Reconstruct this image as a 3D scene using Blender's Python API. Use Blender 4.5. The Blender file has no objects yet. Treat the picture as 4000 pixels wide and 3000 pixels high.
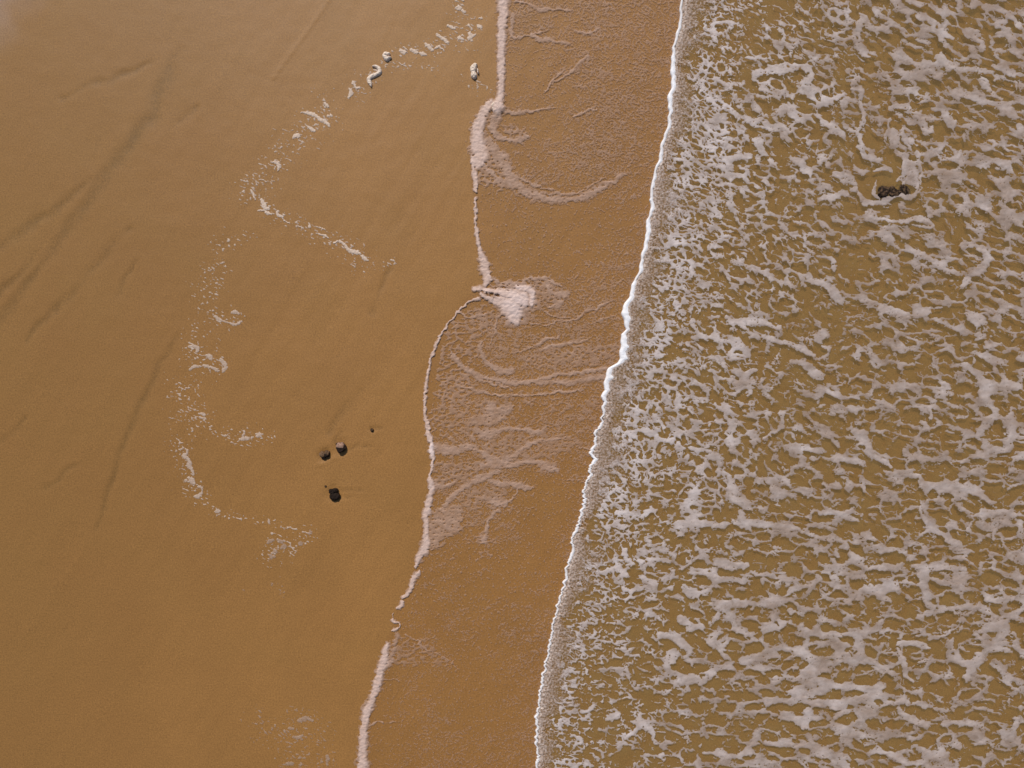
import bpy, bmesh, math, random
import numpy as np
scene = bpy.context.scene
# ---------------- camera: a drone looking straight down at the beach
cam_d = bpy.data.cameras.new('camera'); cam = bpy.data.objects.new('camera', cam_d); scene.collection.objects.link(cam)
cam_d.sensor_width = 36; cam_d.lens = 24; cam_d.clip_start = .1; cam_d.clip_end = 6000
cam.location = (0, 0, 26.667); cam.rotation_euler = (0, 0, 0)
scene.camera = cam
# ---------------- daylight: sun from the top of the frame, a little to the left
SUN_EL = 44.0; SUN_AZ = -20.0       # azimuth from +Y, positive towards +X
world = bpy.data.worlds.new('World'); scene.world = world; world.use_nodes = True
wn = world.node_tree; wn.nodes.clear()
sky = wn.nodes.new('ShaderNodeTexSky'); sky.sky_type = 'NISHITA'; sky.sun_disc = False
sky.sun_elevation = math.radians(SUN_EL); sky.sun_rotation = math.radians(SUN_AZ)
bg = wn.nodes.new('ShaderNodeBackground'); bg.inputs['Strength'].default_value = .075
wo = wn.nodes.new('ShaderNodeOutputWorld'); wn.links.new(sky.outputs[0], bg.inputs[0]); wn.links.new(bg.outputs[0], wo.inputs[0])
sun_d = bpy.data.lights.new('sun', 'SUN'); sun_d.energy = 3.3; sun_d.angle = math.radians(.6); sun_d.color = (1, .95, .88)
sun = bpy.data.objects.new('sun', sun_d); scene.collection.objects.link(sun)
sun.rotation_euler = (math.radians(90-SUN_EL), 0, math.radians(180-SUN_AZ))
scene.view_settings.view_transform = 'Standard'; scene.view_settings.look = 'None'
scene.view_settings.gamma = 1; scene.view_settings.use_curve_mapping = False; scene.view_settings.exposure = 0.06
scene.cycles.transparent_max_bounces = 12; scene.cycles.max_bounces = 6
# ---- fields: all positions are image pixels taken as centimetres on the beach, u to the right, v towards the bottom of the frame
def _hash(ix, iy, seed):
    n = (ix.astype(np.int64)*374761393 + iy.astype(np.int64)*668265263 + seed*2147483647 + 1013904223) & 0xffffffff
    n = ((n ^ (n >> 13))*1274126177) & 0xffffffff
    n = ((n ^ (n >> 16))*2246822519) & 0xffffffff
    n = n ^ (n >> 15)
    return (n & 0xffffff).astype(np.float32)/float(0x1000000)
def perlin(x, y, seed=0):
    xi = np.floor(x); yi = np.floor(y); xf = (x-xi).astype(np.float32); yf = (y-yi).astype(np.float32)
    u = xf*xf*xf*(xf*(xf*6-15)+10); v = yf*yf*yf*(yf*(yf*6-15)+10)
    def g(dx, dy):
        a = _hash(xi+dx, yi+dy, seed)*6.2831853
        return np.cos(a)*(xf-dx)+np.sin(a)*(yf-dy)
    a = g(0, 0)*(1-u)+g(1, 0)*u; b = g(0, 1)*(1-u)+g(1, 1)*u
    return (a*(1-v)+b*v)*1.5
def fbm(x, y, seed=0, octv=4, gain=.5):
    s = 0; a = 1.0; t = 0
    for o in range(octv):
        s = s+a*perlin(x*2**o+o*17.3, y*2**o-o*9.1, seed+o*7); t += a; a *= gain
    return s/t
def holes(x, y, seed=0, rmin=.35, rmax=.75):
    """smallest distance / radius to scattered centres; below 1 = inside a round hole of the foam"""
    xi = np.floor(x); yi = np.floor(y); best = np.full(x.shape, 9.0, np.float32)
    for dx in (-1, 0, 1):
        for dy in (-1, 0, 1):
            cx = xi+dx; cy = yi+dy
            px = cx+_hash(cx, cy, seed); py = cy+_hash(cx, cy, seed+1)
            r = rmin+(rmax-rmin)*_hash(cx, cy, seed+2)
            d = np.sqrt((x-px)**2+(y-py)**2)/r
            best = np.minimum(best, d)
    return best
def cells(x, y, seed=0, rmin=.35, rmax=.75):
    """like holes(), and also how far the nearest two centres differ (0 on the web between two cells)"""
    xi = np.floor(x); yi = np.floor(y); b1 = np.full(x.shape, 9.0, np.float32); b2 = b1.copy()
    for dx in (-1, 0, 1):
        for dy in (-1, 0, 1):
            cx = xi+dx; cy = yi+dy
            px = cx+_hash(cx, cy, seed); py = cy+_hash(cx, cy, seed+1)
            r = rmin+(rmax-rmin)*_hash(cx, cy, seed+2)
            d = np.sqrt((x-px)**2+(y-py)**2)/r
            b2 = np.minimum(b2, np.maximum(b1, d)); b1 = np.minimum(b1, d)
    return b1, b2-b1
def sstep(a, b, x):
    t = np.clip((x-a)/(b-a), 0, 1); return t*t*(3-2*t)
# strokes are traced in pixels of scaled image crops: (origin u, origin v, crop pixels per cm)
CROPS = {'a': (600, 0, 1.58), 'b': (1700, 0, 2.011), 'c': (1700, 825, 2.011), 'd': (1500, 1600, 2.011), 'e': (1300, 2175, 2.011),
      'R1': (2400, 0, 1.3825), 'R2': (2400, 900, 1.3825), 'R3': (2000, 1800, 1.3825), 'R4': (2400, 1800, 1.3825),
      'f': (0, 0, .553), 'g': (600, 800, 1.185), 'h': (0, 1500, 1.106), 'k': (1200, 1640, 4.88), 's': (3200, 600, 4.424)}
def crop_strokes(s, w0=10):
    """'b: x,y,w x,y,w / x,y ...' in crop pixels -> list of (n,3) arrays in cm; w is the half width"""
    out = []; cur = None
    for ln in s.strip().splitlines():
        ln = ln.strip()
        if not ln: continue
        if ':' in ln: cur, ln = ln.split(':')
        ox, oy, k = CROPS[cur]
        for st in ln.split('/'):
            pts = []; w = w0
            for p in st.split():
                q = [float(t) for t in p.split(',')]
                if len(q) > 2: w = q[2]
                pts.append((ox+q[0]/k, oy+q[1]/k, w/k/2))
            if pts: out.append(np.array(pts, np.float32))
    return out
def smooth(P, n=4):
    if len(P) < 3: return P
    Q = np.vstack([2*P[0]-P[1], P, 2*P[-1]-P[-2]]); r = []
    for i in range(1, len(Q)-2):
        for t in np.arange(n)/n:
            r.append(.5*(2*Q[i]+(Q[i+1]-Q[i-1])*t+(2*Q[i-1]-5*Q[i]+4*Q[i+1]-Q[i+2])*t*t+(3*Q[i]-Q[i-1]-3*Q[i+1]+Q[i+2])*t**3))
    r.append(Q[-2]); R = np.array(r, np.float32); R[:, 2] = np.maximum(R[:, 2], .5); return R
class Grid:
    def __init__(s, u0, v0, u1, v1, h):
        s.h = h; s.u0 = u0; s.v0 = v0
        s.u = np.arange(u0, u1+h, h, dtype=np.float32); s.v = np.arange(v0, v1+h, h, dtype=np.float32)
        s.U, s.V = np.meshgrid(s.u, s.v)
def strokes(g, lines, warp=None, pad=1.0, reach=1.0):
    """max over strokes of 1 - d/w: 1 on a stroke's axis, 0 on its edge, negative outside"""
    U, V = (g.U, g.V) if warp is None else warp
    F = np.full(U.shape, -pad, np.float32)
    for L in lines:
        P = smooth(L)
        if len(P) == 1: P = np.vstack([P, P+[.01, 0, 0]])
        for a, b in zip(P[:-1], P[1:]):
            w = max(a[2], b[2]); m = w*(1+pad)+14*reach
            i0, i1 = np.searchsorted(g.u, (min(a[0], b[0])-m, max(a[0], b[0])+m)); j0, j1 = np.searchsorted(g.v, (min(a[1], b[1])-m, max(a[1], b[1])+m))
            if i1 <= i0 or j1 <= j0: continue
            u = U[j0:j1, i0:i1]; v = V[j0:j1, i0:i1]
            if u.size == 0: continue
            dx = b[0]-a[0]; dy = b[1]-a[1]; q = dx*dx+dy*dy+1e-9
            t = np.clip(((u-a[0])*dx+(v-a[1])*dy)/q, 0, 1)
            d = np.sqrt((u-a[0]-t*dx)**2+(v-a[1]-t*dy)**2)
            f = 1-d/(a[2]+(b[2]-a[2])*t)
            F[j0:j1, i0:i1] = np.maximum(F[j0:j1, i0:i1], f)
    return F
def poly_mask(g, pts, soft, warp=None):
    """1 inside the outline, 0 outside, soft edge (cm)"""
    U, V = (g.U, g.V) if warp is None else warp
    P = np.array(pts, np.float32)[:, :2]; m = soft*2+15
    i0, i1 = np.searchsorted(g.u, (P[:, 0].min()-m, P[:, 0].max()+m)); j0, j1 = np.searchsorted(g.v, (P[:, 1].min()-m, P[:, 1].max()+m))
    out = np.zeros(U.shape, np.float32)
    u = U[j0:j1, i0:i1]; v = V[j0:j1, i0:i1]
    ins = np.zeros(u.shape, bool); D = np.full(u.shape, 1e9, np.float32)
    for a, b in zip(P, np.roll(P, -1, 0)):
        dx, dy = b-a
        t = np.clip(((u-a[0])*dx+(v-a[1])*dy)/(dx*dx+dy*dy+1e-9), 0, 1)
        D = np.minimum(D, np.hypot(u-a[0]-t*dx, v-a[1]-t*dy))
        c = ((a[1] > v) != (b[1] > v)) & (u < (b[0]-a[0])*(v-a[1])/(b[1]-a[1]+1e-9)+a[0])
        ins ^= c
    out[j0:j1, i0:i1] = sstep(-soft, soft, np.where(ins, D, -D)); return out
def dmap(g, rows, u0, v0, du, dv):
    """coarse hand-estimated cover map, bilinear"""
    M = np.array([[float(c) for c in r.split()] for r in rows], np.float32)
    x = np.clip((g.U-u0)/du, 0, M.shape[1]-1.001); y = np.clip((g.V-v0)/dv, 0, M.shape[0]-1.001)
    i = x.astype(int); j = y.astype(int); fx = x-i; fy = y-j
    return (M[j, i]*(1-fx)+M[j, i+1]*fx)*(1-fy)+(M[j+1, i]*(1-fx)+M[j+1, i+1]*fx)*fy

CREST = np.array([(2690,-600),(2668,-220),(2660,-60),(2657,0),(2655,30),(2657,55),(2647,109),(2642,144),(2632,174),(2625,199),(2620,259),(2622,298),(2621,343),(2610,373),
 (2612,398),(2612,448),(2607,497),(2595,537),(2580,577),(2573,622),(2558,661),(2548,706),(2543,746),(2540,773),(2533,783),(2543,800),(2540,825),(2526,860),
 (2525,910),(2515,964),(2503,1019),(2491,1069),(2468,1113),(2458,1158),(2436,1198),(2430,1223),(2438,1258),(2448,1287),(2426,1307),(2423,1347),(2421,1402),
 (2411,1417),(2381,1437),(2369,1461),(2364,1491),(2361,1526),(2346,1551),(2359,1571),(2351,1591),(2351,1621),(2350,1645),(2343,1655),(2328,1690),(2325,1719),
 (2315,1739),(2306,1764),(2315,1799),(2296,1829),(2301,1854),(2286,1883),(2276,1908),(2281,1948),(2266,1993),(2263,2033),(2248,2067),(2231,2092),(2231,2127),
 (2226,2172),(2216,2212),(2206,2251),(2194,2306),(2181,2346),(2166,2391),(2155,2448),(2145,2498),(2135,2568),(2128,2622),(2115,2642),(2110,2682),(2103,2722),
 (2100,2772),(2091,2801),(2096,2836),(2093,2896),(2098,2951),(2091,2980),(2093,3000),(2080,3200),(2010,3600)], np.float32)
CRESTW = [(-600,12),(0,8),(150,11),(260,16),(380,19),(450,11),(700,12),(860,16),(1000,14),(1150,17),(1240,32),(1280,19),(1340,34),(1400,32),(1440,26),(1470,40),(1500,26),(1560,15),(1620,9),(1760,12),(1800,14),(1900,9),(2100,9),(2300,7),(2600,7),(3000,8),(3600,9)]
def crest_u(v):
    w = perlin(v/26., v*0+.5, 91)*4.5+(5-np.abs(perlin(v/17., v*0+3.5, 92))*11-np.abs(perlin(v/8., v*0+5.5, 96))*4)*sstep(1480, 1640, v)+perlin(v/52., v*0+7.5, 93)*3
    return np.interp(v, CREST[:, 1], CREST[:, 0]).astype(np.float32)+w
def crest_w(v):
    c = np.array(CRESTW); return .85*np.interp(v, c[:, 0], c[:, 1]).astype(np.float32)*(1+.5*perlin(v/37., v*0+1.5, 94)+.25*perlin(v/14., v*0+2.5, 95))

WASH = """
b: 540,-400,110 545,-200,100 540,-40,105 535,60,110 530,150,95 522,260,80 520,380,80 520,500,78 518,620,72 515,720,70 505,790,80
b: 490,845,120 495,850,110 / 440,805,60 405,850,90 365,920,110 335,1010,120 335,1100,150 345,1180,170 350,1250,150 340,1300,80 / 300,1240,60 303,1310,50 312,1390,50 318,1450,45 318,1500,30
b: 318,1565,26 314,1600,30 312,1650,35
c: 322,0,35 315,50,28 315,100,16 325,150,40 332,210,45 345,270,40 360,330,60 380,400,90 395,470,100 405,530,80 390,580,50
c: 420,500,40 440,540,30
c: 310,600,50 400,620,50 500,640,80 600,660,130 680,680,140 700,720,90 / 360,650,30 450,700,70 540,720,140 600,770,190 625,830,130 635,870,70 / 640,600,50 700,600,60 760,640,60 760,720,50
c: 340,690,40 280,710,22 210,760,20 150,830,18 95,900,18 50,960,20 20,1020,20 5,1080,22
f: 945,738,9 932,775,8 924,810,8 919,850,8 918,885,8 922,920,9 928,950,12
d: 315,10,22 335,80,25 350,150,30 365,220,40 372,290,45 378,350,50 390,400,30 370,460,28 355,530,30 375,600,60 365,680,60 345,750,70 330,820,70 330,900,60 335,980,55 330,1040,70 315,1110,90 265,1180,60 250,1235,26
d: 280,1265,25 235,1320,60 225,1370,40 195,1430,45 150,1475,35 / 140,1515,40 130,1540,50 105,1560,26
e: 480,440,8 470,480,8 470,510,26 515,508,24 527,540,14 490,568,24 465,572,14
e: 432,690,50 412,760,76 397,830,90 372,900,80 352,980,80 332,1060,78 304,1130,84 274,1190,90 258,1250,84 252,1310,70 243,1380,76 240,1450,90 238,1530,90 228,1600,100 232,1660,120 200,1800,100 150,2100,90
"""
STREAK = """
c: 430,500,40 480,550,28 560,575,36 680,560,36 770,530,40 850,530,40 930,560,40 990,590,20 / 880,580,40 920,640,60 980,660,95 1040,650,50 / 900,760,20 950,740,60 990,700,40
b: 500,880,90 470,950,100 440,1010,90 480,1060,70 540,1090,60 640,1110,60 690,1090,60 725,1070,30 / 500,830,90 560,870,60 620,890,40 720,880,30 830,870,26 950,845,14
b: 430,1110,110 480,1190,110 545,1290,120 600,1400,100 650,1470,100 730,1520,90 850,1555,90 960,1575,70 1080,1570,60 1190,1540,70 1260,1500,80 1340,1455,50 1420,1410,34 1500,1370,16
b: 420,1340,40 480,1400,50 560,1430,50 620,1480,50 / 640,1390,24 720,1430,24 820,1470,20 940,1500,16 / 900,1520,20 1020,1530,20 1150,1500,16 1250,1440,14 1330,1400,10
b: 610,160,20 600,280,46 690,290,26 800,262,22 880,240,14 / 760,290,30 880,320,44 960,330,36 1050,345,20 / 640,20,30 720,30,24 800,70,30 880,80,30 960,70,20 1080,90,16
b: 600,120,30 620,180,20 / 1000,560,14 940,620,20 880,700,20 860,730,10 / 1100,250,20 1200,260,24 1280,230,16 / 1200,430,20 1120,520,24 1020,600,24 930,660,20 / 1080,920,14 1160,880,20 1260,850,14
c: 430,585,16 560,598,26 680,600,50 740,625,60 775,660,56 778,710,50 745,745,40 / 680,590,14 760,596,16 790,610,12 / 700,760,60 690,820,50 / 600,860,60 560,880,30 590,900,10
c: 130,1120,40 150,1150,50 200,1210,50 300,1270,50 400,1310,50 520,1340,55 660,1350,50 760,1345,45 850,1310,40 980,1285,40 1120,1275,35 1220,1255,35 1340,1240,30
c: 760,1345,30 880,1345,40 1060,1345,45 1200,1315,50 1330,1300,55 / 250,1250,30 350,1320,25 450,1360,20 560,1385,15 610,1410,8
c: 180,1370,20 280,1400,20 400,1430,25 520,1450,20 700,1445,20 850,1435,18 1000,1420,20 1150,1415,14
c: 350,1020,30 360,1100,40 400,1180,50 480,1240,50 560,1265,50 620,1245,30 / 800,1050,20 870,1010,30 980,990,8
c: 820,1100,20 920,1060,40 1050,1040,30 1200,1000,12 / 1000,880,10 1100,850,20 1200,780,20 1320,740,20 1420,690,8 / 720,885,8 880,890,12 1000,850,14
c: 1190,890,8 1320,850,12 1400,820,8 / 520,800,20 480,880,30 470,960,20 430,1050,12 / 200,790,14 260,840,30 400,800,25
c: 600,1115,10 700,1080,12 820,1040,10 / 860,790,14 950,830,14 1060,830,10
d: 840,-20,120 900,20,120 950,0,80 / 730,160,50 800,200,110 900,170,60 1000,145,35 1120,160,40 1220,175,50 1280,140,12
d: 370,290,60 450,310,85 560,320,90 680,290,50 760,330,50 850,390,80 950,400,80 1050,340,50 1150,270,40 1300,240,25 1430,215,10
d: 780,440,60 900,430,90 1000,440,50 1100,415,50 1200,410,50 1280,455,90 1350,470,50 / 900,480,30 760,540,60 640,600,60 560,660,50 500,720,40 460,790,40
d: 400,590,80 470,600,60 560,570,24 / 830,560,40 920,590,50 1020,590,60 1100,610,50 1165,625,16 / 780,690,40 860,720,100 930,735,80 1000,710,26 1035,670,18 1050,620,14
d: 900,790,50 840,850,30 810,920,30 790,990,45 770,1020,70 / 1530,285,10 1620,310,14 / 700,240,30 690,200,50
e: 380,980,30 450,965,12 530,975,6 / 290,1330,25 340,1295,18 430,1295,14 490,1300,5 / 500,620,40 470,760,60 440,850,50 / 560,612,8 640,650,10 740,720,10 860,780,8 995,885,6
"""
CREASE = "c: 330,625,9 420,640,9 500,668,9 600,690,8 / 430,590,6 540,598,6 640,612,6 / 560,620,6 640,640,8 700,690,6\nd: 615,392,10 660,350,12 712,300,8\nb: 395,990,20 415,1040,22 470,1100,20 520,1130,14\nb: 478,822,9 484,840,9 492,860,7"
LACE = [('c',.72,'470,560 800,500 960,560 900,700 800,780 720,900 560,900 480,760'),('b',.78,'395,1130 470,1140 560,1280 630,1430 700,1500 600,1500 430,1490 330,1430 320,1250'), ('b',.7,'470,1000 600,990 750,1010 730,1090 640,1110 520,1060'),
 ('c',.62,'90,920 200,800 330,740 480,760 520,880 470,1000 340,1010 350,1150 200,1200 50,1250 10,1160'), ('c',.66,'700,1130 900,1090 1300,1010 1440,1030 1430,1150 1200,1240 900,1260 700,1230'),
 ('c',.68,'0,1250 250,1220 330,1330 240,1500 100,1659 0,1659'), ('c',.92,'270,1610 420,1550 580,1500 660,1540 560,1600 500,1680 270,1690'), ('c',.75,'710,1490 780,1490 810,1560 730,1540'),
 ('c',.5,'420,880 700,900 650,1100 450,1200'), ('c',.45,'800,1480 1290,1460 1290,1659 1000,1659'), ('c',.7,'830,540 990,600 1060,660 950,790 880,700'), ('c',.6,'40,1500 300,1480 520,1500 350,1600 60,1659'),
 ('d',.66,'330,0 560,0 420,120 380,240 350,150'), ('d',.62,'400,120 700,60 720,240 420,270'), ('d',.66,'760,230 1000,200 1250,190 1030,300 1000,420 720,330'), ('d',.66,'380,400 800,420 780,520 560,600 380,600'),
 ('d',.66,'640,620 1000,600 1040,680 800,720 600,780 560,740'), ('d',.95,'380,800 500,740 610,760 640,870 600,950 500,1030 430,1090 330,1140 340,980'), ('d',.55,'600,740 800,760 800,860 700,960 620,960'),
 ('d',.4,'700,1040 860,1020 850,1190 690,1190'), ('d',.6,'1020,240 1450,180 1600,260 1300,400 1050,400'), ('e',.58,'430,650 560,610 700,680 860,760 995,885 870,892 760,840 600,870 500,870 440,860')]
# how busy the thin beads and worms of foam are on the wet strip, 100 cm cells from u=1400, v=0
BEADS = ["0 0 0 0 0 .10 .45 .50 .30 .45 .45 .40 .40 .4","0 0 0 0 0 .10 .45 .35 .35 .50 .45 .42 .40 .4","0 0 0 0 0 .10 .25 .25 .35 .45 .45 .45 .45 .4","0 0 0 0 0 .10 .20 .20 .40 .48 .42 .40 .4 .4","0 0 0 0 0 .10 .25 .30 .30 .42 .50 .42 .4 .4",
 "0 0 0 0 0 .10 .15 .15 .25 .45 .50 .40 .3 .3","0 0 0 0 0 .15 .20 .35 .48 .50 .50 .40 .3 .3","0 0 0 0 0 .15 .40 .40 .40 .40 .40 .35 .3 .3","0 0 0 0 0 .10 .22 .20 .18 .22 .25 .3 .3 .3","0 0 0 0 0 .10 .18 .20 .18 .20 .25 .3 .3 .3",
 "0 0 0 0 0 .10 .18 .18 .16 .20 .40 .38 .3 .3","0 0 0 0 0 .15 .18 .25 .30 .45 .45 .3 .3 .3","0 0 0 0 .1 .3 .4 .45 .45 .45 .38 .3 .3 .3","0 0 0 0 .1 .4 .40 .38 .42 .42 .35 .3 .3 .3","0 0 0 0 .1 .4 .45 .48 .45 .45 .45 .3 .3 .3",
 "0 0 0 .1 .2 .4 .35 .35 .35 .38 .30 .3 .3 .3","0 0 0 .2 .4 .4 .30 .30 .38 .42 .4 .3 .3 .3","0 0 0 .3 .4 .4 .45 .50 .50 .48 .4 .3 .3 .3","0 0 0 .3 .4 .4 .4 .4 .4 .35 .35 .3 .3 .3","0 0 0 .3 .4 .45 .4 .20 .18 .35 .35 .3 .3 .3",
 "0 0 .1 .3 .4 .4 .3 .15 .20 .40 .3 .3 .3 .3","0 0 .1 .3 .25 .30 .35 .12 .28 .42 .2 .3 .3 .3","0 0 .1 .25 .20 .18 .15 .15 .22 .30 .2 .2 .2 .2","0 .1 .2 .22 .2 .2 .2 .28 .24 .22 .2 .2 .2 .2","0 .1 .2 .2 .28 .25 .3 .3 .3 .25 .2 .2 .2 .2",
 "0 .1 .2 .3 .3 .25 .34 .38 .32 .2 .2 .2 .2 .2","0 .1 .2 .25 .15 .15 .30 .32 .30 .2 .2 .2 .2 .2","0 .1 .25 .25 .15 .12 .25 .36 .2 .2 .2 .2 .2 .2","0 .1 .28 .28 .22 .15 .28 .36 .2 .2 .2 .2 .2 .2","0 .1 .28 .32 .30 .25 .34 .36 .2 .2 .2 .2 .2 .2","0 .1 .3 .3 .3 .3 .35 .35 .2 .2 .2 .2 .2 .2"]
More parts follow.
